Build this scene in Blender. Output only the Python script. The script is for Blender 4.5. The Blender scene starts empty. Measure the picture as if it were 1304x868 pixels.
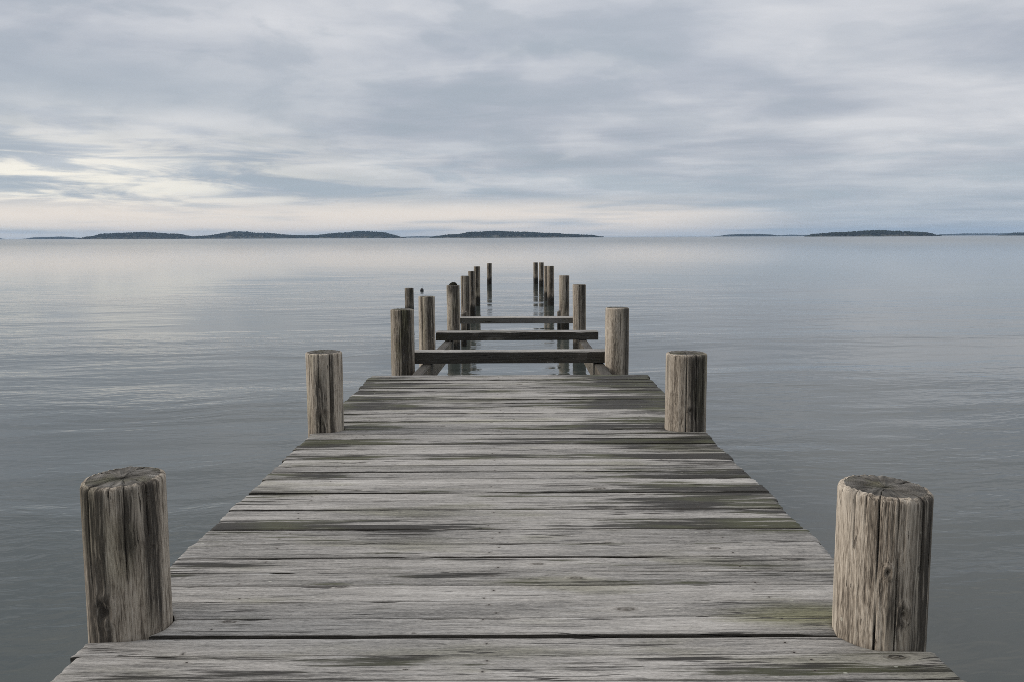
import bpy, math, random
from mathutils import Vector, noise, Matrix

random.seed(7)
SC = bpy.context.scene
COL = SC.collection
R = math.radians

# ------------------------------------------------------------------ camera
FPX, CX, CY = 1130.0, 652.0, 434.0          # focal length in photo pixels, photo centre
PITCH = math.atan(132 / FPX)
CAM_H = 2.15                                # camera above the water
ROLL = R(-0.22)
DECK_Z = 0.92

cam_d = bpy.data.cameras.new('camera')
cam = bpy.data.objects.new('camera', cam_d)
COL.objects.link(cam)
cam_d.sensor_width = 36
cam_d.lens = FPX * 36 / 1304
cam_d.clip_start = 0.05
cam_d.clip_end = 40000
cam.matrix_world = Matrix.Translation((0, 0, CAM_H)) @ Matrix.Rotation(math.pi/2 - PITCH, 4, 'X') @ Matrix.Rotation(ROLL, 4, 'Z')
SC.camera = cam


def ray(px, py):
    u, v = (px - CX) / FPX, (CY - py) / FPX
    c, s = math.cos(ROLL), math.sin(ROLL)
    u, v = u * c - v * s, u * s + v * c
    return (u, math.cos(PITCH) + v * math.sin(PITCH), -math.sin(PITCH) + v * math.cos(PITCH))


def at(px, py, Y):
    r = ray(px, py)
    t = Y / r[1]
    return Vector((r[0] * t, Y, CAM_H + r[2] * t))


def at_z(px, py, z):
    r = ray(px, py)
    t = (z - CAM_H) / r[2]
    return Vector((r[0] * t, r[1] * t, z))


# ------------------------------------------------------------------ node helper
class G:
    def __init__(self, tree):
        self.t = tree
        tree.nodes.clear()

    def node(self, typ, ins=None, **props):
        n = self.t.nodes.new(typ)
        for k, v in props.items():
            setattr(n, k, v)
        for k, v in (ins or {}).items():
            self.set(n.inputs[k], v)
        return n

    def set(self, sock, v):
        if isinstance(v, bpy.types.NodeSocket):
            self.t.links.new(v, sock)
        elif isinstance(v, (tuple, list)) and len(v) == 3 and sock.type == 'RGBA':
            sock.default_value = (*v, 1)
        else:
            sock.default_value = v

    def m(self, op, a, b=0.0, c=0.0, clamp=False):
        n = self.t.nodes.new('ShaderNodeMath')
        n.operation = op
        n.use_clamp = clamp
        self.set(n.inputs[0], a)
        self.set(n.inputs[1], b)
        self.set(n.inputs[2], c)
        return n.outputs[0]

    def add(self, a, b): return self.m('ADD', a, b)
    def sub(self, a, b): return self.m('SUBTRACT', a, b)
    def mul(self, a, b): return self.m('MULTIPLY', a, b)
    def div(self, a, b): return self.m('DIVIDE', a, b)

    def xyz(self, x, y, z=0.0):
        return self.node('ShaderNodeCombineXYZ', {0: x, 1: y, 2: z}).outputs[0]

    def sep(self, v):
        n = self.node('ShaderNodeSeparateXYZ', {0: v})
        return n.outputs[0], n.outputs[1], n.outputs[2]

    def noise(self, vec, scale=1.0, detail=4.0, rough=0.5, dist=0.0, dims='3D'):
        n = self.node('ShaderNodeTexNoise', noise_dimensions=dims)
        self.set(n.inputs['Vector'], vec)
        n.inputs['Scale'].default_value = scale
        n.inputs['Detail'].default_value = detail
        n.inputs['Roughness'].default_value = rough
        n.inputs['Distortion'].default_value = dist
        return n.outputs[0]

    def step(self, v, a, b, lo=0.0, hi=1.0):
        n = self.node('ShaderNodeMapRange', interpolation_type='SMOOTHSTEP')
        self.set(n.inputs[0], v)
        self.set(n.inputs[1], a); self.set(n.inputs[2], b)
        self.set(n.inputs[3], lo); self.set(n.inputs[4], hi)
        return n.outputs[0]

    def mix(self, f, a, b, blend='MIX'):
        n = self.node('ShaderNodeMix', data_type='RGBA', blend_type=blend)
        self.set(n.inputs[0], f)
        self.set(n.inputs[6], a)
        self.set(n.inputs[7], b)
        return n.outputs[2]

    def ramp(self, f, stops):
        n = self.node('ShaderNodeValToRGB')
        e = n.color_ramp.elements
        while len(e) < len(stops):
            e.new(0.5)
        for k, (p, c) in zip(e, stops):
            k.position = p
            k.color = (*c, 1)
        self.set(n.inputs[0], f)
        return n.outputs[0]


def material(name):
    m = bpy.data.materials.new(name)
    m.use_nodes = True
    return m, G(m.node_tree)


def finish(g, col, rough, normal=None, spec=0.3, ior=1.45):
    b = g.node('ShaderNodeBsdfPrincipled')
    g.set(b.inputs['Base Color'], col)
    g.set(b.inputs['Roughness'], rough)
    b.inputs['IOR'].default_value = ior
    b.inputs['Specular IOR Level'].default_value = spec
    if normal is not None:
        g.set(b.inputs['Normal'], normal)
    o = g.node('ShaderNodeOutputMaterial')
    g.t.links.new(b.outputs[0], o.inputs[0])
    return b


def bump(g, h, dist, strength=1.0):
    n = g.node('ShaderNodeBump')
    g.set(n.inputs['Height'], h)
    g.set(n.inputs['Distance'], dist)
    n.inputs['Strength'].default_value = strength
    return n.outputs[0]


# ------------------------------------------------------------------ wood of the planks
def plank_material(name, stops, stain_amount, bias_kind, lite=(0.53, 0.527, 0.52)):
    m, g = material(name)
    tc = g.node('ShaderNodeTexCoord').outputs['Object']
    u, v, w = g.sep(tc)
    oi = g.node('ShaderNodeObjectInfo')
    rnd = oi.outputs['Random']
    uo = g.add(u, g.mul(rnd, 37.0))
    vo = g.add(g.add(v, w), g.mul(rnd, 11.3))
    # knots: the grain flows round them
    kv = g.xyz(g.mul(uo, 1.05), g.mul(vo, 4.2))
    vor = g.node('ShaderNodeTexVoronoi', voronoi_dimensions='2D', feature='F1')
    g.set(vor.inputs['Vector'], kv)
    vor.inputs['Scale'].default_value = 1.0
    kx, ky, _ = g.sep(vor.outputs['Position'])
    cr = g.sep(vor.outputs['Color'])
    px, py, _ = g.sep(kv)
    wob = g.noise(g.xyz(g.mul(uo, 30), g.mul(vo, 60)), 1.0, 2, 0.5)
    dx = g.mul(g.div(g.sub(px, kx), 1.05), 0.42)
    dy = g.add(g.div(g.sub(py, ky), 4.2), g.mul(g.sub(wob, 0.5), 0.008))
    a = g.add(0.005, g.mul(g.step(cr[0], 0.30, 1.0), 0.017))
    r2 = g.add(g.mul(dx, dx), g.mul(dy, dy))
    a2 = g.mul(a, a)
    flow = g.div(g.mul(dy, g.mul(a2, 1.6)), g.add(r2, g.mul(a2, 0.35)))
    wav = g.noise(g.xyz(g.mul(uo, 1.6), g.mul(vo, 5.0)), 1.0, 3, 0.5)
    gv = g.add(g.sub(vo, flow), g.mul(g.sub(wav, 0.5), 0.035))
    rk = g.div(g.m('SQRT', r2), a)
    knot = g.step(rk, 1.0, 0.55)
    ring = g.add(0.5, g.mul(0.5, g.m('SINE', g.mul(rk, 16.0))))
    halo = g.step(rk, 3.5, 0.9)
    n1 = g.noise(g.xyz(g.mul(uo, 1.9), g.mul(gv, 46.0)), 1.0, 7, 0.66)
    n2 = g.noise(g.xyz(g.mul(uo, 11.0), g.mul(gv, 190.0)), 1.0, 5, 0.68)
    n3 = g.noise(g.xyz(g.mul(uo, 60.0), g.mul(gv, 420.0)), 1.0, 3, 0.65)
    big = g.noise(g.xyz(g.mul(uo, 1.1), g.mul(vo, 9.0)), 1.0, 4, 0.55)
    f = g.add(g.add(g.mul(n1, 0.24), g.mul(n2, 0.32)), g.add(g.mul(n3, 0.30), g.mul(big, 0.24)))
    f = g.sub(f, 0.05)
    f = g.add(f, g.mul(g.sub(rnd, 0.5), 0.06))
    col = g.ramp(f, stops)
    # open checks that run along the grain
    c1 = g.noise(g.xyz(g.mul(uo, 0.75), g.mul(gv, 20.0)), 1.0, 2, 0.5)
    line = g.step(g.m('ABSOLUTE', g.sub(c1, 0.5)), 0.011, 0.003)
    cm = g.step(g.noise(g.xyz(g.mul(uo, 2.6), g.mul(vo, 12.0)), 1.0, 3), 0.5, 0.6)
    crack = g.mul(line, cm)
    c2 = g.noise(g.xyz(g.mul(uo, 8.0), g.mul(gv, 90.0)), 1.0, 3, 0.6)
    fleck = g.step(c2, 0.665, 0.715)
    # bleached, raised ridges
    rid = g.mul(g.step(g.noise(g.xyz(g.mul(uo, 3.6), g.mul(gv, 80.0)), 1.0, 6, 0.7), 0.54, 0.66), 0.5)
    col = g.mix(rid, col, lite)
    col = g.mix(g.mul(halo, 0.30), col, (0.40, 0.385, 0.36))
    col = g.mix(g.mul(knot, g.add(0.40, g.mul(ring, 0.5))), col, (0.085, 0.075, 0.064))
    # soaked and mossy stains
    gp = g.node('ShaderNodeNewGeometry').outputs['Position']
    wx, wy, wz = g.sep(gp)
    wy = g.add(wy, g.sub(wz, DECK_Z))
    st = g.noise(g.xyz(g.mul(g.add(wx, g.mul(rnd, 3.0)), 1.1), g.mul(wy, 9.0), 3.0), 1.0, 6, 0.62)
    st2 = g.noise(g.xyz(g.mul(g.add(wx, g.mul(rnd, 5.0)), 1.7), g.mul(wy, 34.0), 6.0), 1.0, 5, 0.62)
    rnb = g.m('FRACT', g.mul(rnd, 131.3))
    st = g.add(g.add(st, g.mul(g.sub(st2, 0.5), 1.0)), g.add(g.add(g.mul(g.sub(n1, 0.5), 0.50), g.mul(g.sub(n2, 0.5), 0.34)), g.mul(g.sub(rnb, 0.5), 0.30)))
    if bias_kind == 'deck':
        xr = g.step(wx, 0.05, 1.05)
        xl = g.step(wx, -0.45, -1.15)
        yr = g.mul(g.step(wy, 3.15, 4.0), xr)
        yl = g.mul(g.step(wy, 3.3, 5.2), xl)
        yf = g.step(wy, 5.2, 7.0)
        st = g.add(st, g.add(g.mul(yr, 0.285), g.add(g.mul(yl, 0.19), g.mul(yf, 0.075))))
        st = g.add(st, g.mul(g.step(g.m('ABSOLUTE', g.sub(wy, 3.62)), 0.20, 0.02), g.mul(g.step(wx, 0.2, -0.5), 0.24)))
    stain = g.mul(g.step(st, 0.585, 0.74), stain_amount)
    gm = g.step(g.noise(g.xyz(wx, g.mul(wy, 3.0), 8.0), 2.2, 3), 0.43, 0.66)
    scol = g.mix(gm, (0.020, 0.019, 0.0175), (0.056, 0.060, 0.030))
    scol = g.mix(g.mul(g.step(n2, 0.50, 0.72), 0.40), scol, (0.13, 0.126, 0.11))
    col = g.mix(stain, col, scol)
    olive = g.mul(g.step(g.noise(g.xyz(g.mul(wx, 1.3), g.mul(wy, 5.0), 31.0), 1.0, 4), 0.52, 0.70), 0.45)
    if bias_kind == 'deck':
        pd = g.m('SQRT', g.add(g.m('POWER', g.div(g.sub(wx, 0.98), 0.34), 2.0), g.m('POWER', g.div(g.sub(wy, 2.78), 0.11), 2.0)))
        pd = g.add(pd, g.mul(g.sub(n1, 0.5), 1.2))
        olive = g.m('MAXIMUM', olive, g.step(pd, 1.2, 0.3))
    col = g.mix(olive, col, g.mix(1.0, col, (0.60, 0.61, 0.42), 'MULTIPLY'))
    # pale lichen specks
    lv = g.node('ShaderNodeTexVoronoi', feature='F1')
    g.set(lv.inputs['Vector'], g.xyz(g.mul(wx, 1.0), g.mul(wy, 1.7), 0.0))
    lv.inputs['Scale'].default_value = 16.0
    lr = g.sep(lv.outputs['Color'])
    sp = g.mul(g.step(lv.outputs['Distance'], 0.13, 0.08), g.step(lr[1], 0.93, 0.95))
    sp = g.mul(sp, g.step(n2, 0.40, 0.52))
    col = g.mix(g.mul(sp, 0.8), col, (0.50, 0.51, 0.45))
    # nail heads with a little rust
    nd = None
    jit = g.m('FRACT', g.mul(rnd, 91.7))
    for i_, nx in enumerate((-0.93, -0.06, 0.88)):
        for ny in (-0.034, 0.031):
            ddx = g.sub(u, g.add(nx, g.mul(g.sub(g.m('FRACT', g.mul(rnd, 53.1 + 37 * i_ + 211 * ny)), 0.5), 0.07)))
            ddy = g.sub(v, g.add(ny, g.mul(g.sub(jit, 0.5), 0.03)))
            ddy = g.add(ddy, g.mul(g.m('GREATER_THAN', g.m('FRACT', g.mul(rnd, 17.3 + 29 * i_ + 77 * ny)), 0.68), 5.0))
            d = g.m('SQRT', g.add(g.mul(ddx, ddx), g.mul(ddy, ddy)))
            nd = d if nd is None else g.m('MINIMUM', nd, d)
    if bias_kind == 'deck':
        col = g.mix(g.step(nd, 0.014, 0.004, 0.0, 0.35), col, (0.10, 0.085, 0.07))
        col = g.mix(g.step(nd, 0.0048, 0.0030), col, (0.035, 0.03, 0.028))
    col = g.mix(g.mul(fleck, 0.75), col, (0.07, 0.066, 0.06))
    col = g.mix(g.mul(crack, 0.9), col, (0.035, 0.032, 0.03))
    ed = g.node('ShaderNodeAttribute', attribute_name='seam_dark').outputs['Fac']
    if bias_kind == 'deck':
        col = g.mix(g.mul(g.step(g.add(ed, g.mul(g.sub(n1, 0.5), 1.4)), 0.40, 1.0), 0.72), col, (0.050, 0.047, 0.042))  # dark seam lines: edge dirt plus gap shade painted into the colour
    h = g.add(g.add(g.mul(n1, 0.9), g.mul(n2, 0.45)), g.mul(n3, 0.15))
    h = g.sub(h, g.add(g.mul(crack, 1.1), g.mul(fleck, 0.35)))
    h = g.add(h, g.mul(knot, g.mul(ring, 0.4)))
    finish(g, col, g.add(0.62, g.mul(n2, 0.25)), bump(g, h, 0.0045), 0.25)
    return m


GREY = [(0.38, (0.070, 0.067, 0.063)), (0.455, (0.195, 0.191, 0.184)), (0.53, (0.345, 0.334, 0.318)), (0.62, (0.535, 0.523, 0.503))]
DARK = [(0.36, (0.022, 0.020, 0.018)), (0.46, (0.050, 0.046, 0.040)), (0.56, (0.085, 0.079, 0.070)), (0.72, (0.15, 0.14, 0.125))]
TAN = [(0.36, (0.045, 0.040, 0.033)), (0.46, (0.10, 0.09, 0.074)), (0.56, (0.165, 0.148, 0.122)), (0.72, (0.25, 0.23, 0.19))]
M_DECK = plank_material('weathered_deck_wood', GREY, 0.94, 'deck')
M_PALE = plank_material('pale_beam_top', GREY, 0.5, 'none')
M_DARK = plank_material('dark_timber_wood', DARK, 0.6, 'none', (0.13, 0.125, 0.115))
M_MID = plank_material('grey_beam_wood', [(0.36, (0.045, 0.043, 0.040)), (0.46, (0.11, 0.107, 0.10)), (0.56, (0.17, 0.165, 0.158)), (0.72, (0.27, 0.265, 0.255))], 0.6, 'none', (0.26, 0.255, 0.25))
M_TAN = plank_material('stringer_wood', TAN, 0.7, 'none', (0.34, 0.315, 0.27))


# ------------------------------------------------------------------ wood of the round posts
def post_material():
    m, g = material('weathered_post_wood')
    tc = g.node('ShaderNodeTexCoord').outputs['Object']
    x, y, z = g.sep(tc)
    oi = g.node('ShaderNodeObjectInfo')
    rnd = g.mul(oi.outputs['Random'], 40.0)
    tone = g.sep(oi.outputs['Color'])
    kn = g.node('ShaderNodeAttribute', attribute_name='knot').outputs['Fac']
    ck = g.node('ShaderNodeAttribute', attribute_name='check').outputs['Fac']
    zo = g.add(z, rnd)
    sw = g.noise(g.xyz(g.mul(x, 6), g.mul(y, 6), g.mul(zo, 5)), 1.0, 2, 0.5)
    xs = g.add(x, g.mul(g.sub(sw, 0.5), 0.022))
    ys = g.add(y, g.mul(g.sub(sw, 0.5), 0.022))
    n1 = g.noise(g.xyz(g.mul(xs, 34), g.mul(ys, 34), g.mul(zo, 1.6)), 1.0, 5, 0.6)
    n2 = g.noise(g.xyz(g.mul(xs, 120), g.mul(ys, 120), g.mul(zo, 5.0)), 1.0, 4, 0.6)
    n3 = g.noise(g.xyz(g.mul(xs, 300), g.mul(ys, 300), g.mul(zo, 26.0)), 1.0, 3, 0.6)
    big = g.noise(g.xyz(g.mul(x, 9), g.mul(y, 9), g.mul(zo, 0.9)), 1.0, 4, 0.55)
    f = g.add(g.add(g.mul(n1, 0.20), g.mul(n2, 0.34)), g.add(g.mul(n3, 0.32), g.mul(big, 0.30)))
    f = g.sub(f, 0.078)
    col = g.ramp(f, [(0.37, (0.065, 0.056, 0.047)), (0.45, (0.225, 0.192, 0.155)), (0.515, (0.43, 0.380, 0.315)), (0.63, (0.62, 0.565, 0.485))])
    # dark weathered streaks down the shaft
    ds = g.step(g.add(big, g.mul(g.sub(n2, 0.5), 0.25)), 0.57, 0.70)
    col = g.mix(g.mul(ds, 0.72), col, (0.072, 0.066, 0.058))
    bnd = g.node('ShaderNodeAttribute', attribute_name='band').outputs['Fac']
    bnd = g.mul(bnd, g.step(g.add(g.mul(n1, 0.5), g.mul(n2, 1.0)), 1.06, 0.70))
    col = g.mix(g.mul(bnd, 0.90), col, (0.050, 0.045, 0.039))  # bands mix stains with shade painted on the side away from the sun
    fl = g.step(g.noise(g.xyz(g.mul(xs, 75), g.mul(ys, 75), g.mul(zo, 9.0)), 1.0, 4, 0.65), 0.64, 0.70)
    col = g.mix(g.mul(fl, 0.7), col, (0.05, 0.042, 0.034))
    gr = g.mul(g.step(g.noise(g.xyz(g.mul(x, 7), g.mul(y, 7), g.mul(zo, 2.0)), 1.0, 3), 0.50, 0.68), tone[1])
    col = g.mix(gr, col, g.mix(1.0, col, (0.62, 0.66, 0.46), 'MULTIPLY'))
    col = g.mix(g.mul(kn, 0.85), col, (0.045, 0.038, 0.032))
    col = g.mix(ck, col, (0.020, 0.017, 0.015))
    col = g.mix(1.0, col, g.node('ShaderNodeCombineColor', {0: tone[0], 1: tone[0], 2: tone[0]}).outputs[0], 'MULTIPLY')
    # lichen specks
    lv = g.node('ShaderNodeTexVoronoi', feature='F1')
    g.set(lv.inputs['Vector'], g.xyz(x, y, g.mul(zo, 0.7)))
    lv.inputs['Scale'].default_value = 26.0
    lr = g.sep(lv.outputs['Color'])
    sp = g.mul(g.step(lv.outputs['Distance'], 0.16, 0.09), g.step(lr[1], 0.955, 0.965))
    col = g.mix(g.mul(sp, 0.8), col, (0.46, 0.45, 0.38))
    # tide mark: soaked, weed-darkened foot
    wn = g.noise(g.xyz(g.mul(x, 14), g.mul(y, 14), g.mul(zo, 3.0)), 1.0, 3, 0.6)
    wet = g.step(g.add(z, g.mul(g.sub(wn, 0.5), 0.28)), 0.38, 0.22)
    col = g.mix(g.mul(wet, 0.95), col, (0.016, 0.015, 0.012))
    h = g.add(g.add(g.mul(n1, 1.0), g.mul(n2, 0.5)), g.sub(g.mul(n3, 0.2), g.mul(fl, 0.5)))
    finish(g, col, g.sub(0.85, g.mul(wet, 0.4)), bump(g, h, 0.008), 0.25)
    return m


def end_grain_material():
    m, g = material('post_end_grain')
    tc = g.node('ShaderNodeTexCoord').outputs['Object']
    x, y, z = g.sep(tc)
    oi = g.node('ShaderNodeObjectInfo')
    rnd = g.mul(oi.outputs['Random'], 40.0)
    wb = g.noise(g.xyz(g.mul(x, 14), g.mul(y, 14), rnd), 1.0, 3)
    r = g.m('SQRT', g.add(g.add(g.mul(x, x), g.mul(y, y)), 1e-6))
    ring = g.add(0.5, g.mul(0.5, g.m('SINE', g.add(g.mul(r, 820.0), g.mul(wb, 14.0)))))
    rad = g.noise(g.xyz(g.mul(g.div(x, r), 7.0), g.mul(g.div(y, r), 7.0), g.add(rnd, g.mul(r, 9.0))), 1.0, 4, 0.6)
    blo = g.noise(g.xyz(g.mul(x, 16), g.mul(y, 16), rnd), 1.0, 4, 0.6)
    f = g.add(g.add(g.mul(rad, 0.28), g.mul(ring, 0.04)), g.mul(blo, 0.62))
    col = g.ramp(f, [(0.30, (0.028, 0.026, 0.023)), (0.44, (0.085, 0.080, 0.072)), (0.56, (0.16, 0.152, 0.14)), (0.70, (0.40, 0.385, 0.36))])
    gr = g.step(g.noise(g.xyz(g.mul(x, 8), g.mul(y, 8), g.add(rnd, 5.0)), 1.0, 3), 0.48, 0.66)
    col = g.mix(g.mul(gr, 0.6), col, g.mix(1.0, col, (0.70, 0.74, 0.45), 'MULTIPLY'))
    ck = g.node('ShaderNodeAttribute', attribute_name='check').outputs['Fac']
    col = g.mix(ck, col, (0.020, 0.018, 0.015))
    h = g.add(g.mul(rad, 0.35), g.add(g.mul(ring, 0.06), g.mul(blo, 1.0)))
    finish(g, col, 0.85, bump(g, h, 0.008), 0.2)
    return m


M_POST = post_material()
M_END = end_grain_material()


# ------------------------------------------------------------------ object helpers
def link(o, parent=None):
    COL.objects.link(o)
    if parent is not None:
        o.parent = parent
    return o


def mesh_obj(name, verts, faces, mats, parent=None, loc=(0, 0, 0), smooth=True, mat_idx=None, attrs=None):
    me = bpy.data.meshes.new(name)
    me.from_pydata([tuple(v) for v in verts], [], faces)
    for mt in (mats if isinstance(mats, (list, tuple)) else [mats]):
        me.materials.append(mt)
    if mat_idx:
        me.polygons.foreach_set('material_index', mat_idx)
    if smooth:
        me.polygons.foreach_set('use_smooth', [True] * len(faces))
    for k, vals in (attrs or {}).items():
        at_ = me.attributes.new(k, 'FLOAT', 'POINT')
        at_.data.foreach_set('value', vals)
    me.update()
    o = bpy.data.objects.new(name, me)
    o.location = loc
    return link(o, parent)


def tag(o, label=None, cat=None, group=None, kind=None):
    for k, v in (('label', label), ('category', cat), ('group', group), ('kind', kind)):
        if v:
            o[k] = v
    return o


def thing(name, loc):
    o = bpy.data.objects.new(name, None)
    o.empty_display_size = 0.2
    o.location = loc
    return link(o)


def nz(x, y, z=0.0):
    return noise.noise(Vector((x, y, z)))


def timber(name, L0, L1, W, T, mats, parent=None, loc=(0, 0, 0), rotz=0.0, roty=0.0, nx=120, ny=12, rough=1.0, ends=None, top_mat=0, side_mat=0, seed=None, edge=0.006, z_twist=0.0):
    """A sawn, weathered board: length along local x from L0 to L1, width W along y, its top at z = 0, thickness T.
    ends(y) may return its own (x0, x1) for every line along the board, which is how the planks are scribed round the posts."""
    sd = random.random() * 90 if seed is None else seed
    prof = []
    hw = W / 2
    for j in range(ny + 1):
        t = -1 + 2 * j / ny
        yy = hw * math.copysign(abs(t) ** 0.8, t)
        prof.append(yy)
    n = ny + 1
    verts, eg = [], []
    loopn = 2 * n
    for i in range(nx + 1):
        t = i / nx
        for j, yy in enumerate(prof):
            x0, x1 = ends(yy) if ends else (L0, L1)
            x = x0 + (x1 - x0) * t
            e = hw - abs(yy)
            drop = 0.0
            if e < edge:
                k = 1 - e / edge
                drop = k * k * edge * (0.75 + 0.6 * max(0, nz(x * 3 + sd, yy * 9, 1)))
            chip = 0.0
            if e < 0.014:
                chip = max(0.0, nz(x * 6 + sd * 3, 4.0 + math.copysign(3, yy), sd) - 0.30) * 0.018 * rough * (1 - e / 0.014)
            if abs(x - x0) < 0.02 or abs(x - x1) < 0.02:
                q = 1 - min(abs(x - x0), abs(x - x1)) / 0.02
                drop += q * q * 0.004
            z = (nz(x * 1.3 + sd, yy * 42 + sd, sd) * 0.0017 + nz(x * 3.5 + sd, yy * 120, sd + 5) * 0.0007) * rough
            z += nz(x * 0.8 + sd * 2, yy * 6, sd) * 0.0022 * rough
            z += z_twist * (yy / hw) * nz(x * 0.7, sd, 2.2)
            wob = nz(x * 1.5 + sd, 7.7 * (1 if yy > 0 else -1), sd) * 0.0016 * (abs(yy) / hw) ** 3 * rough
            verts.append((x, yy + wob, z - drop - chip))
            gw = 0.007 + 0.010 * max(0.0, nz(x * 2.2 + sd, 3.0 if yy > 0 else 9.0, sd))
            eg.append(max(0.0, 1 - e / gw) if e < gw else 0.0)
        for j, yy in enumerate(reversed(prof)):
            x0, x1 = ends(yy) if ends else (L0, L1)
            x = x0 + (x1 - x0) * t
            verts.append((x, yy, -T + nz(x + sd, yy * 9, 3) * 0.002))
            eg.append(1.0)
    faces, mi = [], []
    for i in range(nx):
        for k in range(loopn):
            k2 = (k + 1) % loopn
            a, b = i * loopn, (i + 1) * loopn
            faces.append((a + k, b + k, b + k2, a + k2))
            mi.append(top_mat if k < n - 1 else side_mat)
    for i, flip in ((0, False), (nx, True)):
        o = i * loopn
        for j in range(n - 1):
            q = (o + j, o + j + 1, o + loopn - 2 - j, o + loopn - 1 - j)
            faces.append(q if not flip else q[::-1])
            mi.append(side_mat)
    ob = mesh_obj(name, verts, faces, mats, parent, loc, True, mi, {'seam_dark': eg})
    ob.rotation_euler = (0, roty, rotz)
    ob.data.set_sharp_from_angle(angle=R(50))
    return ob


def make_post(label, x, y, top, rad, group, na=64, nzn=30, checks=(), knots=(), tone=1.0, green=0.3, lean=(0, 0), tilt=(0, 0), bands=(), bevel=0.012, z0=-0.9, seed=None, cap=True, name='wooden_post', rough=1.0):
    """A driven round post. checks: (angle, width in radians, depth, z0, z1). knots: (angle, z, size). tilt: slope of the sawn top."""
    sd = random.random() * 60 if seed is None else seed
    root = thing(name, (x, y, 0))
    tag(root, label, 'post', group)
    zs = []
    body = top - bevel
    low = min(0.55, body - 0.3)
    nl = max(6, nzn // 4)
    for i in range(nl):
        zs.append(z0 + (low - z0) * i / nl)
    for i in range(nzn + 1):
        zs.append(low + (body - low) * i / nzn)
    rings = [(zz, 1.0) for zz in zs]
    for i in range(1, 5):
        t = i / 4
        rings.append((body + bevel * math.sin(t * math.pi / 2), None if False else 1 - (bevel / rad) * 1.1 * (1 - math.cos(t * math.pi / 2))))
    verts, ck, kn, bd = [], [], [], []

    def check_amt(th, zz):
        tot, dep = 0.0, 0.0
        for (ca, cw, cd, c0, c1) in checks:
            wd = cw * (1 + 0.5 * nz(zz * 5 + ca * 9, sd, 1))
            cc = ca + 0.035 * nz(zz * 2.2, ca * 7, sd)
            d = abs((th - cc + math.pi) % (2 * math.pi) - math.pi)
            if c0 <= zz <= c1 + 0.05:
                end = min(1.0, (zz - c0) / 0.10 if c0 > 0.0 else 1.0) if zz < c1 else 1.0
                end = max(0.0, end)
                k = max(0.0, 1 - d / (wd * end + 1e-5))
                tot = max(tot, min(1.0, k * 2.2))
                dep = max(dep, k * cd)
        return tot, dep

    def pos(th, zz, sc, hz):
        # radius: ovality, lumps, vertical fluting, checks, knots
        r = rad * (1 + 0.018 * math.cos(2 * th + sd) + 0.02 * (0.9 - zz) * 0.4)
        r += rough * 0.006 * nz(math.cos(th) * 1.3 + sd, math.sin(th) * 1.3, zz * 1.1)
        r += rough * 0.0024 * nz(math.cos(th) * 7 + sd, math.sin(th) * 7, zz * 1.0 + sd)
        r += rough * 0.0013 * nz(math.cos(th) * 18 + sd, math.sin(th) * 18, zz * 2.5)
        c, dep = check_amt(th, zz)
        r -= dep
        kk = 0.0
        for (ka, kz, ks) in knots:
            da = ((th - ka + math.pi) % (2 * math.pi) - math.pi) * rad
            dz = (zz - kz) * 0.72
            q = math.sqrt(da * da + dz * dz) / ks
            q += 0.18 * nz(da * 60, dz * 60, sd)
            if q < 3:
                r += 0.006 * math.exp(-(q - 1.0) ** 2 * 5) - 0.007 * math.exp(-q * q * 4)
                kk = max(kk, (0.95 if q < 0.35 else 0.0) + 0.75 * max(0, math.sin(q * 9.5)) ** 2 * math.exp(-q * 0.9) + 0.5 * math.exp(-q * q * 0.8))
        r *= sc
        return r, c, min(1.0, kk)

    for (zz, sc) in rings:
        for a in range(na):
            th = 2 * math.pi * a / na
            r, c, k = pos(th, zz, sc, 0)
            cx, cy = math.cos(th) * r, math.sin(th) * r
            f = max(0, (zz - DECK_Z + 0.1)) / max(0.1, (top - DECK_Z + 0.1)) if top > DECK_Z else max(0, zz) / max(.1, top)
            dz = (tilt[0] * cx + tilt[1] * cy) * max(0, f) ** 3
            ragged = 0.0
            if sc < 1.0:
                ragged = 0.004 * rough * nz(math.cos(th) * 9 + sd, math.sin(th) * 9, 4)
            verts.append((cx + lean[0] * zz, cy + lean[1] * zz, zz + dz + ragged))
            ck.append(c)
            kn.append(k)
            q = 0.0
            for (ba, bw, b0, b1) in bands:
                dd = abs((th - ba + math.pi) % (2 * math.pi) - math.pi) / bw
                dd += 0.35 * nz(math.cos(th) * 9 + sd, math.sin(th) * 9, zz * 1.3) + 0.25 * nz(math.cos(th) * 24, math.sin(th) * 24, zz * 3 + sd)
                ends = min(1.0, max(0.0, (zz - b0) / 0.12 + 0.5 * nz(th * 6, sd, 2))) * min(1.0, max(0.0, (b1 - zz) / 0.12 + 0.5 * nz(th * 6, sd, 8)))
                q = max(q, max(0.0, min(1.0, (1.15 - dd) / 0.5)) * ends)
            bd.append(q)
    faces = []
    for i in range(len(rings) - 1):
        for a in range(na):
            a2 = (a + 1) % na
            faces.append((i * na + a, i * na + a2, (i + 1) * na + a2, (i + 1) * na + a))
    faces.append(tuple(range(na))[::-1])
    last = (len(rings) - 1) * na
    rim = verts[last:]
    shaft = mesh_obj('shaft', verts, faces, M_POST, root, (0, 0, 0), True, None, {'check': ck, 'knot': kn, 'band': bd})
    shaft.color = (tone, green, 0, 1)
    # sawn, weathered end
    nr = 14 if na > 100 else 6
    cv, cc = [], []
    ctr = (lean[0] * top, lean[1] * top)
    zc = sum(v[2] for v in rim) / na
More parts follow.
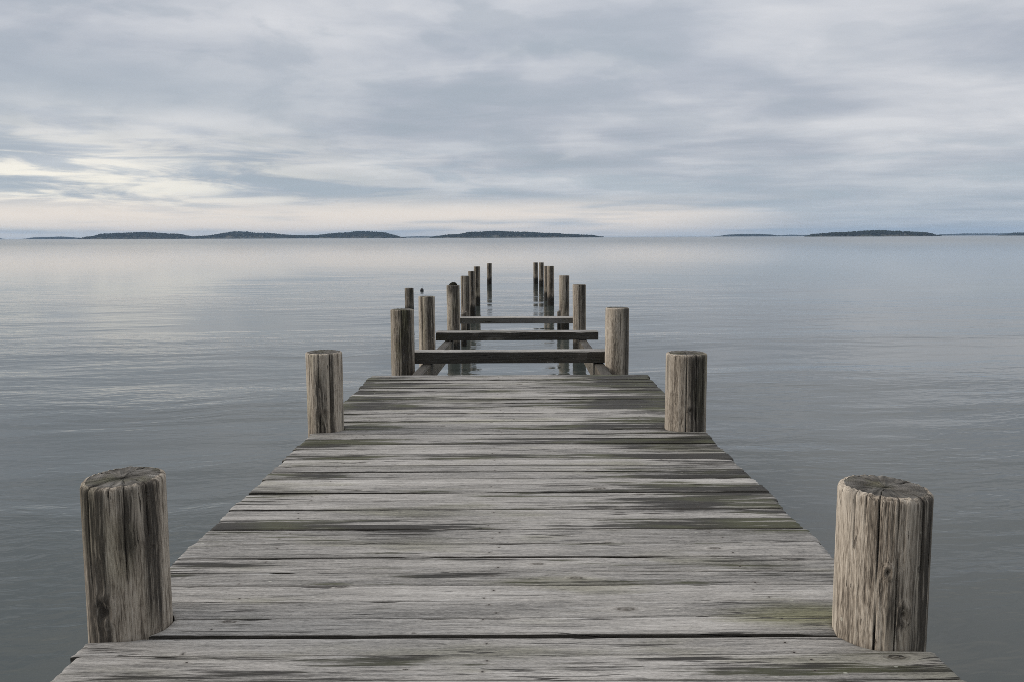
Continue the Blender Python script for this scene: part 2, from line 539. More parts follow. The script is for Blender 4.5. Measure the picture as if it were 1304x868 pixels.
    for i in range(nr + 1):
        t = 1 - i / nr
        for a in range(na):
            vx, vy, vz = rim[a]
            th = 2 * math.pi * a / na
            dx, dy = vx - ctr[0], vy - ctr[1]
            r_in = t
            zz = zc + (vz - zc) * t
            c = 0.0
            if i > 0:
                zz += rough * (0.004 * nz(dx * t * 30 + sd, dy * t * 30, 1) + 0.003 * nz(math.cos(th) * 6, math.sin(th) * 6, sd + t * 2))
            for (ca, cw, cd, c0, c1) in checks:
                d = abs((th - ca + 0.10 * nz(t * 5, ca, sd) + math.pi) % (2 * math.pi) - math.pi)
                if c1 > top - 0.05 and d < cw * 0.8 / max(t, 0.18) and t > 0.30 + 0.3 * math.sin(ca * 3):
                    k = 1 - d / (cw * 0.8 / max(t, 0.18))
                    c = max(c, min(1, k * 1.8))
                    if i > 0:
                        zz -= k * 0.010
            if t < 0.25:
                zz -= 0.006 * (1 - t / 0.25) * rough
                c = max(c, 0.8 * (1 - t / 0.2)) if t < 0.2 else c
            cv.append((ctr[0] + dx * t, ctr[1] + dy * t, zz - (0.0005 if i == 0 else 0)))
            cc.append(c)
    cf = []
    for i in range(nr):
        for a in range(na):
            a2 = (a + 1) % na
            if i == nr - 1:
                cf.append((i * na + a, i * na + a2, (i + 1) * na + a))
            else:
                cf.append((i * na + a, i * na + a2, (i + 1) * na + a2, (i + 1) * na + a))
    # origin of the end grain at its own centre, so its rings are round the pith
    off = Vector((ctr[0], ctr[1], zc))
    cv = [Vector(v) - off for v in cv]
    mesh_obj('end_grain', cv, cf, M_END, root, off, True, None, {'check': cc})
    return root


# ------------------------------------------------------------------ the posts
G_DECK = 'round posts along the edges of the deck'
G_FAR = 'round posts standing in the water beyond the deck'
D = R

POSTS = {}      # name -> (x, y, radius) of those the planks are scribed around
pl = (at(156.5, 605, 2.735).x, 2.735, 0.1265)
pr = (at(1127, 619, 2.665).x, 2.665, 0.135)
p2l = at(412, 449, 5.66); p2l = (p2l.x, 5.66, 0.1165)
p2r = at(874, 453, 5.66); p2r = (p2r.x, 5.66, 0.130)
NOTCH = [pl, pr, p2l, p2r]

make_post('thick post nearest on the left of the deck, dark knot at its foot', pl[0], pl[1], 1.405, pl[2], G_DECK,
          na=288, nzn=110, tone=0.93, green=0.25, tilt=(0.02, 0.02), bevel=0.014, seed=3.3, bands=((D(-112), 0.42, 0.8, 1.5), (D(-62), 0.22, 1.1, 1.5), (D(-30), 0.3, 0.9, 1.5)),
          checks=((D(-118), 0.018, 0.020, 1.05, 1.5), (D(-86), 0.014, 0.010, 1.22, 1.5), (D(-66), 0.012, 0.008, 1.10, 1.5), (D(-35), 0.02, 0.010, 1.2, 1.5), (D(-150), 0.016, 0.010, 0.8, 1.5), (D(20), 0.03, 0.012, 1, 1.5), (D(80), 0.03, 0.012, 1, 1.5), (D(150), 0.03, 0.012, 1, 1.5)),
          knots=((D(-100), 1.015, 0.030), (D(-60), 0.70, 0.02)))
make_post('thick post nearest on the right of the deck, two long splits down its pale front', pr[0], pr[1], 1.385, pr[2], G_DECK,
          na=288, nzn=110, tone=1.05, green=0.15, tilt=(-0.05, 0.02), bevel=0.016, seed=12.6, bands=((D(-52), 0.45, 0.8, 1.5), (D(-95), 0.22, 0.9, 1.17)),
          checks=((D(-118), 0.016, 0.020, 0.5, 1.5), (D(-94), 0.013, 0.016, 0.7, 1.5), (D(-150), 0.014, 0.010, 1.2, 1.5), (D(-60), 0.016, 0.010, 1.15, 1.5), (D(-135), 0.012, 0.009, 1.25, 1.5), (D(-40), 0.02, 0.012, 0.6, 1.5), (D(30), 0.03, 0.012, 1, 1.5), (D(110), 0.03, 0.012, 1, 1.5)),
          knots=((D(-84), 1.03, 0.020), (D(-105), 1.16, 0.013)))
make_post('second post on the left edge of the deck, dark split down its middle', p2l[0], p2l[1], 1.425, p2l[2], G_DECK,
          na=192, nzn=70, tone=1.04, green=0.25, bevel=0.010, seed=21.0, bands=((D(-92), 0.30, 0.7, 1.36), (D(-55), 0.15, 0.7, 1.5)),
          checks=((D(-95), 0.022, 0.014, 0.6, 1.5), (D(-60), 0.02, 0.010, 1.0, 1.5), (D(-130), 0.02, 0.008, 0.9, 1.5), (D(60), 0.03, 0.012, 1, 1.5)),
          knots=((D(-80), 1.05, 0.012),))
make_post('second post on the right edge of the deck, darker right half with a knot', p2r[0], p2r[1], 1.410, p2r[2], G_DECK,
          na=192, nzn=70, tone=0.90, green=0.35, bevel=0.016, seed=30.4, bands=((D(-62), 0.55, 0.7, 1.5),),
          checks=((D(-100), 0.02, 0.012, 0.6, 1.5), (D(-70), 0.03, 0.014, 0.9, 1.5), (D(-45), 0.02, 0.010, 0.8, 1.5), (D(100), 0.03, 0.012, 1, 1.5)),
          knots=((D(-88), 1.06, 0.017),))
q = at(512, 394, 9.38)
make_post('dark greenish post just past the far left corner of the deck', q.x, 9.38, q.z, 0.125, G_DECK, na=128, nzn=50, tone=0.80, green=0.8, seed=41.0, bands=((D(-62), 0.60, 0.5, 1.6),),
          checks=((D(-100), 0.03, 0.014, 0.6, 1.6), (D(-72), 0.02, 0.010, 0.9, 1.6)))
q = at(786, 392, 9.38)
make_post('pale tan post just past the far right corner of the deck', q.x, 9.38, q.z, 0.126, G_DECK, na=128, nzn=50, tone=1.08, green=0.15, seed=52.0, bands=((D(-42), 0.40, 0.5, 1.6),),
          checks=((D(-80), 0.02, 0.008, 1.0, 1.3),))

far = [
    # px, py(top), Y, diameter, tone, label
    (543.5, 377.5, 12.0, 0.222, 1.10, 'pale post behind the nearest crossbeam, left of the middle crossbeam'),
    (577.5, 363.5, 16.0, 0.236, 1.00, 'post with a dark mossy clump on its top, left end of the farthest crossbeam'),
    (738.3, 362.5, 16.0, 0.240, 0.98, 'post at the right end of the farthest crossbeam'),
    (592.5, 351.5, 20.4, 0.205, 0.95, 'slim post behind the left end of the farthest crossbeam, third before the gap'),
    (718.5, 351.0, 20.4, 0.232, 0.95, 'post behind the right end of the farthest crossbeam, dark at its foot'),
    (601.0, 345.5, 24.3, 0.190, 0.70, 'thin dark post squeezed between two taller posts of the left row'),
    (607.2, 339.5, 28.0, 0.205, 0.85, 'post in the left row, last one before the lone farthest post'),
    (701.5, 339.0, 28.0, 0.215, 0.92, 'front post of an overlapping pair in the right row'),
    (696.5, 339.0, 30.2, 0.190, 0.90, 'rear post of an overlapping pair in the right row'),
    (623.0, 335.5, 40.6, 0.225, 0.62, 'small lone farthest post of the left row'),
    (689.3, 334.5, 38.6, 0.205, 0.75, 'right one of the two small farthest posts of the right row'),
    (682.3, 334.5, 41.0, 0.215, 0.68, 'left one of the two small farthest posts of the right row'),
    (520.8, 367.0, 24.0, 0.235, 0.62, 'short dark outlying post left of the pier, behind a thick post'),
]
TOPS = {}
for px, py, Y, dia, tone, lab in far:
    q = at(px, py, Y)
    TOPS[px] = q
    make_post(lab, q.x, Y, q.z, dia / 2, G_FAR, na=48, nzn=24, tone=tone, green=0.3, bevel=0.008,
              lean=(random.uniform(-.008, .008), 0), bands=((D(-55 if py > 350 else -80), 0.45, 0.3, 2.0),) + (((D(-90), 1.2, q.z - 0.22, 2.0),) if px == 577.5 else ()), checks=((D(random.uniform(-130, -50)), 0.08, 0.012, 0.5, 2.0),))

# two broken stubs by the farthest crossbeam
for px, py, Y, dia, lab in ((590.5, 398.0, 17.6, 0.12, 'dark broken stub beside the left end of the farthest crossbeam'), (711.8, 396.0, 19.6, 0.075, 'thin dark stake against a post in the right row')):
    q = at(px, py, Y)
    make_post(lab, q.x, Y, q.z, dia / 2, None, na=32, nzn=14, tone=0.42, green=0.2, bevel=0.012, tilt=(0.5, 0.2), name='post_stub', seed=5.5 + px)

# mossy clump on a post top
q = TOPS[577.5]
cv, cf = [], []
m_moss, g = material('dark_moss')
tc = g.node('ShaderNodeTexCoord').outputs['Object']
mn = g.noise(tc, 60.0, 4)
finish(g, g.ramp(mn, [(0.35, (0.012, 0.011, 0.008)), (0.6, (0.04, 0.037, 0.024)), (0.75, (0.10, 0.09, 0.06))]), 0.9, bump(g, mn, 0.01), 0.15)
for i in range(13):
    ph = math.pi / 2 * i / 12
    for a in range(28):
        th = 2 * math.pi * a / 28
        r = 0.072 * math.cos(ph) ** 0.7 * (1 + 0.22 * nz(math.cos(th) * 3, math.sin(th) * 3, ph * 3))
        cv.append((math.cos(th) * r, math.sin(th) * r, 0.052 * math.sin(ph) * (1 + 0.2 * nz(math.cos(th) * 2 + 9, math.sin(th) * 2, ph)) - 0.004))
for i in range(12):
    for a in range(28):
        a2 = (a + 1) % 28
        cf.append((i * 28 + a, i * 28 + a2, (i + 1) * 28 + a2, (i + 1) * 28 + a))
cf.append(tuple(range(28))[::-1])
# loose tufts
for k in range(90):
    th, ph = random.uniform(0, 6.28), random.uniform(0.1, 1.3)
    n = Vector((math.cos(th) * math.cos(ph), math.sin(th) * math.cos(ph), math.sin(ph)))
    b = Vector((n.x * 0.066, n.y * 0.066, n.z * 0.046))
    t = n.cross(Vector((random.random(), random.random(), random.random()))).normalized() * 0.005
    i0 = len(cv)
    cv += [b - t, b + t, b + n * random.uniform(0.012, 0.028)]
    cf.append((i0, i0 + 1, i0 + 2))
o = mesh_obj('moss_clump', cv, cf, m_moss, None, (q.x - 0.005, q.y, q.z))
tag(o, 'dark rounded clump of moss growing on top of a post', 'moss')

# ------------------------------------------------------------------ the deck
jetty = thing('jetty', (-0.027, 0, DECK_Z))
tag(jetty, 'weathered grey wooden jetty deck of cross planks reaching over the water', 'jetty')
JX = -0.027
E_L, E_R = -1.290, 1.248                       # deck edges in world x


def scribe(yc):
    """End positions of a plank at world depth yc + y, cut round the posts."""
    jl, jr = random.uniform(-0.013, 0.010), random.uniform(-0.010, 0.013)
    sd = random.random() * 50

    def f(y):
        yy = yc + y
        k = (yy - 2.35) / 5.55
        x0 = E_L - 0.012 + 0.042 * k + jl + 0.006 * nz(y * 45, sd, 0)
        x1 = E_R - 0.040 * k + jr + 0.006 * nz(y * 45, sd, 5)
        for (px, py, rr) in NOTCH:
            d = yy - py
            rr2 = rr + 0.004
            if abs(d) < rr2 + 0.003:
                hh = math.sqrt(max(0, rr2 * rr2 - min(abs(d), rr2) ** 2))
                if px < 0 and px + hh > x0:
                    x0 = max(x0, px + hh)
                if px > 0 and px - hh < x1:
                    x1 = min(x1, px - hh)
        return x0 - JX, x1 - JX
    return f


bounds = [at_z(652, yy, DECK_Z).y for yy in (866, 833, 809, 786, 764, 744, 726, 708, 691, 673, 660, 648, 637, 627)]
gaps = {2: 0.019, 6: 0.012, 9: 0.006, 11: 0.008, 13: 0.009, 15: 0.007, 17: 0.008, 20: 0.007}
end_y = 7.90
far_b = [bounds[-1]]
row_gap = at_z(652, 546, DECK_Z).y
n1 = round((row_gap - bounds[-1]) / 0.134)
for i in range(1, n1 + 1):
    far_b.append(bounds[-1] + (row_gap - bounds[-1]) * i / n1)
gaps[len(bounds) - 1 + n1] = 0.012
n2 = round((end_y - row_gap) / 0.136)
for i in range(1, n2 + 1):
    far_b.append(row_gap + (end_y - row_gap) * i / n2)
bounds = bounds + far_b[1:]
near_b = []
yy = bounds[0]
while yy > -2.2:
    yy -= 0.135
    near_b.append(yy)
full = near_b[::-1] + bounds
shift = len(near_b)
yc_far = lambda y_: y_ < 4.2
for i in range(len(full) - 1):
    k = i - shift
    y0, y1 = full[i], full[i + 1]
    if k not in gaps:
        gaps[k] = random.choice((0.0016, 0.0020, 0.0024, 0.0045)) if yc_far(y0) else random.choice((0.003, 0.005, 0.008))
    if k + 1 not in gaps:
        gaps[k + 1] = random.choice((0.0016, 0.0020, 0.0024, 0.0045)) if yc_far(y1) else random.choice((0.003, 0.005, 0.008))
    g0, g1 = gaps[k], gaps[k + 1]
    # a board never closes its neighbour's gap
    y0 += g0 / 2
    y1 -= g1 / 2
    yc, W = (y0 + y1) / 2, y1 - y0
    near = 2.2 < yc < 4.3
    vis = yc > 2.1
    dz = random.gauss(0, 0.0026)
    b = timber('plank', 0, 0, W, 0.045, [M_DECK, M_DARK], jetty, (0, yc, dz), 0.0, 0.0,
               nx=300 if near else (150 if vis else 40), ny=18 if near else (12 if vis else 6),
               ends=scribe(yc), seed=random.random() * 90, z_twist=0.003, edge=0.0035, side_mat=1)  # dark plank sides: dirt, and the shade of the gaps put into the colour
# bearers under the boards: two stringers and cross bearers at the post rows
for sx in (-0.92, 0.90):
    b = timber('stringer', -2.3, 7.75, 0.11, 0.19, [M_TAN], jetty, (sx, 0, -0.048), math.pi / 2, 0, nx=60, ny=6)
for yb in (2.70, 5.66, 7.55):
    timber('bearer', -1.0, 1.0, 0.12, 0.16, [M_DARK], jetty, (0, yb + 0.0, -0.241), 0, 0, nx=30, ny=6)

# ------------------------------------------------------------------ crossbeams and stringers beyond the deck
G_BEAM = 'bare crossbeams beyond the deck'
for Y, xl, xr, yt, yb, dep, lab in (
        (9.52, 499, 799, 447.0, 462.0, 0.20, 'nearest crossbeam, thick dark timber between the posts past the deck end'),
        (12.14, 555, 762, 422.8, 433.2, 0.24, 'middle crossbeam, dark timber whose right end juts free of the posts'),
        (16.17, 572, 744, 404.6, 412.2, 0.26, 'farthest crossbeam, greyer timber spanning between two posts')):
    a, b, c = at(xl, yt, Y), at(xr, yt, Y), at(652, yb, Y)
    zt = (a.z + b.z) / 2
    cx = (a.x + b.x) / 2
    hl = (b.x - a.x) / 2
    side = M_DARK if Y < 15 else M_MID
    o = timber('crossbeam', -hl, hl, dep, zt - c.z, [M_PALE, side], None, (cx, Y + dep / 2, zt), 0, 0, nx=120, ny=10, top_mat=0, side_mat=1, rough=1.6, edge=0.010)  # pale wood on the top face, darker wood on the side faces
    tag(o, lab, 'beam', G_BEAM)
for xa, xb, lab in ((-0.955, -0.875, 'long bare stringer under the crossbeams on the left side'), (0.925, 0.985, 'long bare stringer under the crossbeams on the right side')):
    A, B = Vector((xa, 7.92, 0.822)), Vector((xb, 12.48, 0.728))
    d = B - A
    L = d.length
    o = timber('stringer_beam', 0, L, 0.105, 0.20, [M_DARK, M_TAN], None, A, math.atan2(d.y, d.x), -math.asin(d.z / L), nx=100, ny=8, top_mat=0, side_mat=1, rough=1.5, edge=0.008)
    tag(o, lab, 'beam', 'bare stringers beyond the deck')

# ------------------------------------------------------------------ small float on the water
q = at_z(537.3, 370.5, 0.0)
m_buoy, g = material('faded_dark_float')
nn = g.noise(g.node('ShaderNodeTexCoord').outputs['Object'], 20.0, 4)
finish(g, g.ramp(nn, [(0.4, (0.018, 0.019, 0.022)), (0.65, (0.05, 0.05, 0.055))]), 0.5, None, 0.4)
root = thing('float_marker', (q.x, q.y, 0))
tag(root, 'small dark float with a short stick bobbing left of the far posts', 'float')
cv, cf = [], []
prof = [(0.0, -0.07), (0.04, -0.065), (0.065, -0.03), (0.072, 0.01), (0.066, 0.05), (0.045, 0.085), (0.018, 0.10), (0.0, 0.102)]
for r, z in prof:
    for a in range(24):
        cv.append((math.cos(a * math.pi / 12) * r, math.sin(a * math.pi / 12) * r, z))
for i in range(len(prof) - 1):
    for a in range(24):
        cf.append((i * 24 + a, i * 24 + (a + 1) % 24, (i + 1) * 24 + (a + 1) % 24, (i + 1) * 24 + a))
mesh_obj('float_body', cv, cf, m_buoy, root)
cv, cf = [], []
for z, r in ((0.095, 0.008), (0.16, 0.007), (0.20, 0.006), (0.215, 0.002)):
    for a in range(10):
        cv.append((math.cos(a * math.pi / 5) * r + z * 0.06, math.sin(a * math.pi / 5) * r, z))
for i in range(3):
    for a in range(10):
        cf.append((i * 10 + a, i * 10 + (a + 1) % 10, (i + 1) * 10 + (a + 1) % 10, (i + 1) * 10 + a))
mesh_obj('stick', cv, cf, m_buoy, root)

# ------------------------------------------------------------------ water
m_w, g = material('lake_water')
gp = g.node('ShaderNodeNewGeometry').outputs['Position']
wx, wy, wz = g.sep(gp)
dist = g.m('SQRT', g.add(g.mul(wx, wx), g.mul(wy, wy)))
warp = g.noise(g.xyz(g.mul(wx, 0.35), g.mul(wy, 0.35)), 1.0, 2)
ry = g.add(wy, g.add(g.mul(wx, -0.10), g.mul(warp, 1.2)))
fine = g.noise(g.xyz(g.mul(wx, 4.4), g.mul(ry, 8.5)), 1.0, 2, 0.45, 0.5)
mid = g.noise(g.xyz(g.mul(wx, 0.9), g.mul(ry, 2.6), 4.0), 1.0, 2, 0.5, 0.3)
swell = g.noise(g.xyz(g.mul(wx, 0.16), g.mul(ry, 0.55), 9.0), 1.0, 2, 0.5)
patch = g.step(g.noise(g.xyz(g.mul(wx, 0.07), g.mul(ry, 0.17), 2.0), 1.0, 4, 0.55), 0.36, 0.62, 0.25, 1.12)
calm = g.add(g.mul(g.step(dist, 60.0, 7.0), 0.94), 0.06)
h = g.add(g.mul(fine, g.step(dist, 14.0, 4.0, 0.0082, 0.0125)), g.add(g.mul(mid, 0.020), g.mul(swell, 0.075)))
h = g.mul(g.mul(g.mul(h, patch), calm), 0.74)
depthn = g.noise(g.xyz(g.mul(wx, 0.12), g.mul(wy, 0.12), 7.0), 1.0, 3)
wcol = g.mix(depthn, (0.038, 0.047, 0.044), (0.054, 0.065, 0.059))
finish(g, wcol, g.step(dist, 80.0, 420.0, 0.06, 0.18), bump(g, h, 1.0), 0.5, 1.333)
wv, wf = [], []
WS = 9000.0
rings = [0.0, 6, 14, 30, 70, 160, 400, 1000, 2500, 5000, WS]
wv.append((0, 10, 0))
na = 48
for r in rings[1:]:
    for a in range(na):
        wv.append((math.cos(2 * math.pi * a / na) * r, 10 + math.sin(2 * math.pi * a / na) * r, 0))
for a in range(na):
    wf.append((0, 1 + a, 1 + (a + 1) % na))
for i in range(len(rings) - 2):
    for a in range(na):
        a2 = (a + 1) % na
        b0, b1 = 1 + i * na, 1 + (i + 1) * na
        wf.append((b0 + a, b1 + a, b1 + a2, b0 + a2))
tag(mesh_obj('water', wv, wf, m_w, None, (0, 0, 0)), kind='structure')

# ------------------------------------------------------------------ islands on the horizon
m_land, g = material('island_ground')
ln = g.noise(g.node('ShaderNodeTexCoord').outputs['Object'], 0.05, 4)
finish(g, g.ramp(ln, [(0.4, (0.045, 0.05, 0.035)), (0.65, (0.13, 0.12, 0.10))]), 0.9, None, 0.1)
m_for, g = material('forest_green')
fn = g.noise(g.node('ShaderNodeTexCoord').outputs['Object'], 0.06, 3)
finish(g, g.ramp(fn, [(0.35, (0.012, 0.018, 0.016)), (0.65, (0.028, 0.036, 0.026))]), 0.9, None, 0.1)


def island(x0, x1, prof, Y, seed, tree_h=5.5, dens=1.0):
    """x0, x1: shoreline ends in photo pixels; prof: (fraction, pixels above the shore) of the tree line."""
    rnd = random.Random(seed)
    ax, bx = (x0 - CX) / FPX * Y, (x1 - CX) / FPX * Y
    L = bx - ax
    cx = (ax + bx) / 2
    depth = min(max(60, L * 0.30), 260)

    def top(t):
        for (t0, h0), (t1, h1) in zip(prof, prof[1:]):
            if t0 <= t <= t1:
                k = (t - t0) / (t1 - t0)
                k = k * k * (3 - 2 * k)
                return (h0 + (h1 - h0) * k) * Y / FPX
        return 0.0
    nx, ny = max(40, int(L / 8)), 14
    v, f = [], []

    def ground(t, s):
        th = max(0.0, top(t) - tree_h * min(1, top(t) / tree_h * 0.5))
        env = max(0.0, 1 - (2 * s - 1) ** 2) ** 0.7
        return 0.4 + th * env + 0.6 * nz(t * 40, s * 9, seed) * env
    for i in range(nx + 1):
        t = i / nx
        wv_ = math.sin(math.pi * t) ** 0.35 if 0 < t < 1 else 0.0
        for j in range(ny + 1):
            s = j / ny
            yy = (s - 0.5) * depth * max(0.08, wv_) * (1 + 0.12 * nz(t * 14, seed, j // 8))
            z = ground(t, s) if 0 < j < ny and 0 < i < nx else -0.4
            v.append((ax - cx + L * t, yy, z))
    for i in range(nx):
        for j in range(ny):
            a = i * (ny + 1) + j
            f.append((a, a + ny + 1, a + ny + 2, a + 1))
    o = mesh_obj('island', v, f, m_land, None, (cx, Y, 0), True)
    tag(o, kind='structure')
    # conifers and round crowns, thousands of them: one wood
    v, f = [], []
    n = int(L * 5.5 * dens)
    for k in range(n):
        t = rnd.random()
        if top(t) < 0.8:
            continue
        s = rnd.uniform(0.03, 0.97)
        wv_ = max(0.08, math.sin(math.pi * t) ** 0.35)
        x = ax - cx + L * t
        yy = (s - 0.5) * depth * wv_ * 0.97
        gz = ground(t, s)
        hh = min(tree_h, max(2.0, top(t) * 0.62)) * rnd.uniform(0.75, 1.15) * (1 + 0.35 * nz(t * L * 0.02, s * 3, seed))
        rr = hh * rnd.uniform(0.30, 0.48)
        con = rnd.random() < 0.3
        pr = ((0.02, 0.35), (0.25, 1.0), (0.55, 0.62), (0.8, 0.28), (1.0, 0.03)) if con else ((0.05, 0.45), (0.3, 1.0), (0.6, 1.05), (0.85, 0.65), (1.0, 0.1))
        b = len(v)
        for (zz, q_) in pr:
            for a in range(6):
                th = a * math.pi / 3 + zz
                r_ = rr * q_ * rnd.uniform(0.75, 1.2)
                v.append((x + math.cos(th) * r_, yy + math.sin(th) * r_, gz - 0.5 + hh * zz))
        for i in range(4):
            for a in range(6):
                a2 = (a + 1) % 6
                f.append((b + i * 6 + a, b + i * 6 + a2, b + (i + 1) * 6 + a2, b + (i + 1) * 6 + a))
    if f:
        o = mesh_obj('forest', v, f, m_for, None, (cx, Y, 0), False)
        tag(o, kind='stuff')


hump = lambda h: [(0, 0), (0.3, h * 0.8), (0.55, h), (0.8, h * 0.6), (1, 0)]
island(-60, 12, [(0, 0), (0.4, 3), (0.8, 2.0), (1, 0)], 5200, 1)
island(30, 112, [(0, 0), (0.3, 2.2), (0.6, 3.2), (1, 1.2)], 4600, 2)
island(104, 262, [(0, 0), (0.10, 3.5), (0.22, 7.4), (0.5, 9.0), (0.75, 7.0), (1, 1)], 2900, 3)
island(238, 400, [(0, 1), (0.16, 4), (0.42, 9.3), (0.62, 7), (0.8, 5.0), (1, 2)], 3100, 4)
island(340, 470, [(0, 0), (0.3, 3.6), (1, 3.4)], 4400, 41)
island(370, 522, [(0, 2), (0.2, 4.0), (0.45, 7.5), (0.60, 8.8), (0.75, 7.8), (1, 0)], 3000, 5)
island(505, 570, [(0, 1), (0.5, 1.5), (1, 1)], 5200, 51)
island(546, 768, [(0, 0), (0.05, 2.4), (0.14, 4.2), (0.25, 7.4), (0.36, 8.8), (0.5, 7.8), (0.65, 6.2), (0.93, 3.0), (1, 0.6)], 2600, 6, 5.5)
island(905, 990, [(0, 0), (0.3, 2.4), (0.6, 3.2), (0.85, 2.2), (1, 1)], 4200, 8)
island(970, 1045, [(0, 0.5), (0.5, 1.6), (1, 1.2)], 5600, 81)
island(1022, 1196, [(0, 0), (0.08, 3.4), (0.25, 5.4), (0.48, 8.0), (0.68, 7.2), (0.86, 4.6), (1, 0)], 2200, 9, 5.5)
island(1175, 1320, [(0, 0.8), (0.4, 2.6), (0.8, 2.6), (1, 2)], 5400, 10)
island(1266, 1400, [(0, 0), (0.25, 3.8), (0.5, 5.2), (1, 4)], 3000, 11)

# ------------------------------------------------------------------ haze
m_h = bpy.data.materials.new('lake_haze')
m_h.use_nodes = True
g = G(m_h.node_tree)
pv = g.node('ShaderNodeVolumePrincipled')
pv.inputs['Color'].default_value = (0.48, 0.70, 1.0, 1)
pv.inputs['Density'].default_value = 0.00009
pv.inputs['Anisotropy'].default_value = 0.0
oo = g.node('ShaderNodeOutputMaterial')
g.t.links.new(pv.outputs[0], oo.inputs['Volume'])
hb = 9500.0
hv = [(sx * hb, sy * hb + 10, z) for z in (-2.0, 70.0) for sx, sy in ((-1, -1), (1, -1), (1, 1), (-1, 1))]
hf = [(3, 2, 1, 0), (4, 5, 6, 7), (0, 1, 5, 4), (1, 2, 6, 5), (2, 3, 7, 6), (3, 0, 4, 7)]
tag(mesh_obj('haze', hv, hf, m_h, None, (0, 0, 0), False), kind='stuff')

# ------------------------------------------------------------------ sky and sun
SUN_AZ, SUN_EL = R(-86), R(24)
world = bpy.data.worlds.new('World')
SC.world = world
world.use_nodes = True
g = G(world.node_tree)
sky = g.node('ShaderNodeTexSky', sky_type='NISHITA', sun_disc=False)
sky.sun_elevation = SUN_EL
sky.sun_rotation = SUN_AZ % (2 * math.pi)
b1 = g.node('ShaderNodeBackground', {'Color': sky.outputs[0], 'Strength': 0.057})
tc = g.node('ShaderNodeTexCoord').outputs['Generated']
dx, dy, dz = g.sep(tc)
dz = g.m('MAXIMUM', dz, 0.0)
el = g.mul(g.m('ARCSINE', dz), 180 / math.pi)
az = g.mul(g.m('ARCTAN2', dx, dy), 180 / math.pi)
den = g.add(dz, 0.055)
qx, qy = g.div(dx, den), g.div(dy, den)
tl = g.add(qy, g.mul(qx, 0.07))
wq = g.noise(g.xyz(g.mul(qx, 0.35), g.mul(tl, 0.35), 1.5), 1.0, 2)
ca = g.noise(g.xyz(g.mul(qx, 0.55), g.mul(tl, 0.55), g.mul(wq, 1.2)), 1.0, 5, 0.48)
cb = g.noise(g.xyz(g.mul(qx, 1.1), g.mul(tl, 1.5), 12.0), 1.0, 6, 0.6, 0.5)
cn = g.add(g.mul(ca, 0.72), g.mul(cb, 0.28))
cl = g.ramp(cn, [(0.38, (0.385, 0.430, 0.490)), (0.46, (0.450, 0.482, 0.545)), (0.535, (0.55, 0.573, 0.622)), (0.65, (0.70, 0.707, 0.735))])
azc = g.div(g.sub(az, 6.0), 17.0)
cl = g.mix(g.mul(g.step(el, 5.0, 13.0, 0.0, 0.75), g.m('EXPONENT', g.mul(-1.0, g.mul(azc, azc)))), cl, g.mix(1.0, cl, (1.18, 1.17, 1.15), 'MULTIPLY'))
pf = g.noise(g.xyz(g.mul(az, 0.16), g.mul(g.add(el, g.mul(az, 0.03)), 0.42), 21.0), 1.0, 5, 0.5, 0.25)
pr_ = g.step(az, 22.0, -2.0, 0.45, 1.0)
cl = g.mix(g.mul(g.mul(g.step(pf, 0.52, 0.38), 0.50), pr_), cl, (0.40, 0.448, 0.51))
cl = g.mix(g.mul(g.mul(g.step(pf, 0.52, 0.68), 0.36), pr_), cl, (0.74, 0.745, 0.765))
azl = g.div(g.add(az, 24.0), 15.0)
ell = g.div(g.sub(el, g.add(8.3, g.mul(g.sub(pf, 0.5), 5.0))), 2.0)
cl = g.mix(g.mul(g.m('EXPONENT', g.mul(-1.0, g.add(g.mul(azl, azl), g.mul(ell, ell)))), 0.75), cl, (0.40, 0.452, 0.515))
# blue-grey bank low down, clearer to the right
low = g.mul(g.step(el, 6.0, 0.8), 0.45)
cl = g.mix(low, cl, (0.43, 0.51, 0.585))
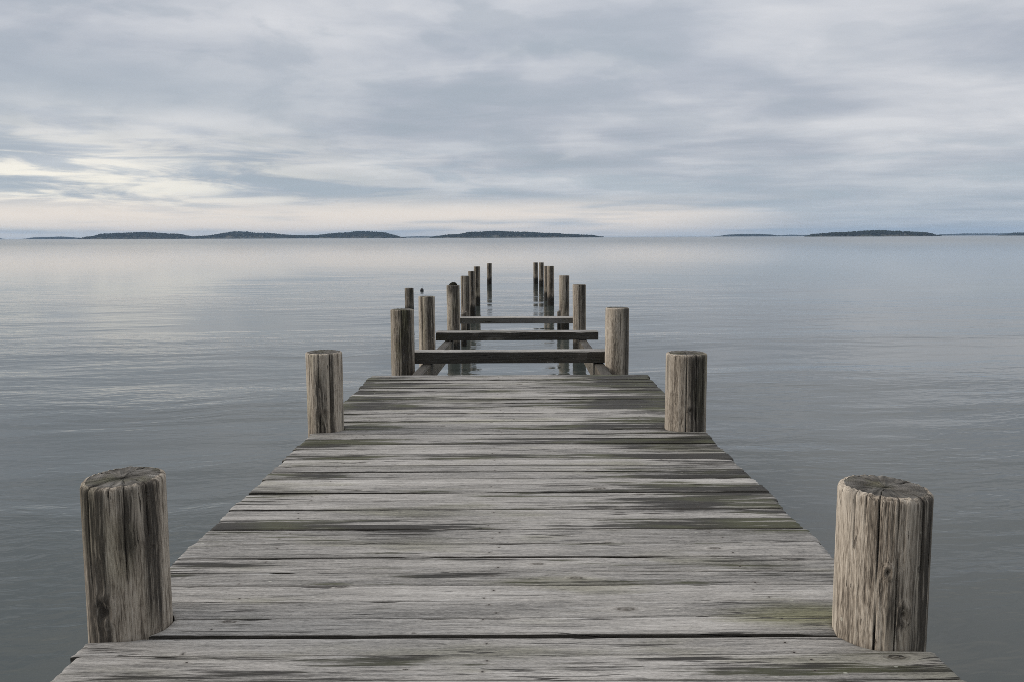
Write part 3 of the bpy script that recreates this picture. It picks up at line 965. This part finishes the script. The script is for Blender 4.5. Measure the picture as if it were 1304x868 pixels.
# glow of the hidden sun on the lower left
ga = g.div(g.add(az, 29.0), 17.0)
ge = g.div(g.sub(el, 3.0), 2.8)
gl = g.m('EXPONENT', g.mul(-1.0, g.add(g.mul(ga, ga), g.mul(ge, ge))))
sn = g.noise(g.xyz(g.mul(az, 0.13), g.mul(g.add(el, g.mul(az, 0.012)), 1.0), 7.0), 1.0, 6, 0.6, 0.6)
glc = g.mul(gl, g.step(g.add(g.mul(cn, 0.4), g.mul(sn, 0.6)), 0.43, 0.57))
cl = g.mix(g.mul(glc, 0.82), cl, (1.12, 1.05, 0.90))
cl = g.mix(g.mul(g.mul(g.step(el, 7.5, 3.0), g.step(sn, 0.52, 0.40)), 0.40), cl, (0.40, 0.475, 0.54))
# pale warm strip along the horizon
bn = g.noise(g.xyz(g.mul(az, 0.055), g.mul(el, 0.85), 3.0), 1.0, 4, 0.5)
bandm = g.mul(g.mul(g.step(el, -0.2, 0.3), g.step(el, 2.9, 1.3)), g.step(az, 22.0, 6.0))
cl = g.mix(g.mul(g.mul(bandm, g.step(bn, 0.34, 0.54)), 0.92), cl, (0.95, 0.85, 0.75))
# an overcast vault is brighter overhead
up = g.step(el, 16.0, 50.0, 0.72, 2.15)
# unseen sky behind the pier darkened, in place of trees, for dim post fronts
up = g.mul(up, g.step(g.sub(dy, g.mul(dz, 0.9)), 0.15, -0.75, 1.0, 0.50))
cl = g.mix(g.step(el, 16.0, 45.0), cl, g.mix(1.0, cl, (1.07, 1.0, 0.90), 'MULTIPLY'))
b2 = g.node('ShaderNodeBackground', {'Color': cl, 'Strength': up})
mx = g.node('ShaderNodeMixShader', {0: 0.93})
g.t.links.new(b1.outputs[0], mx.inputs[1])
g.t.links.new(b2.outputs[0], mx.inputs[2])
wo = g.node('ShaderNodeOutputWorld')
g.t.links.new(mx.outputs[0], wo.inputs[0])

sd_ = bpy.data.lights.new('sun', 'SUN')
sd_.energy = 1.5
sd_.angle = R(28)
sd_.color = (1.0, 0.91, 0.81)
sun = bpy.data.objects.new('sun', sd_)
COL.objects.link(sun)
dirv = Vector((math.sin(SUN_AZ) * math.cos(SUN_EL), math.cos(SUN_AZ) * math.cos(SUN_EL), math.sin(SUN_EL)))
sun.rotation_euler = (-dirv).to_track_quat('-Z', 'Y').to_euler()

# ------------------------------------------------------------------ render settings
SC.view_settings.view_transform = 'Standard'
SC.view_settings.look = 'None'
SC.view_settings.exposure = 0.5
SC.view_settings.gamma = 1.0
SC.view_settings.use_curve_mapping = False
SC.render.engine = 'CYCLES'
SC.cycles.use_denoising = False
SC.cycles.pixel_filter_type = 'BLACKMAN_HARRIS'
SC.cycles.filter_width = 0.85
SC.cycles.max_bounces = 6
SC.cycles.volume_bounces = 0
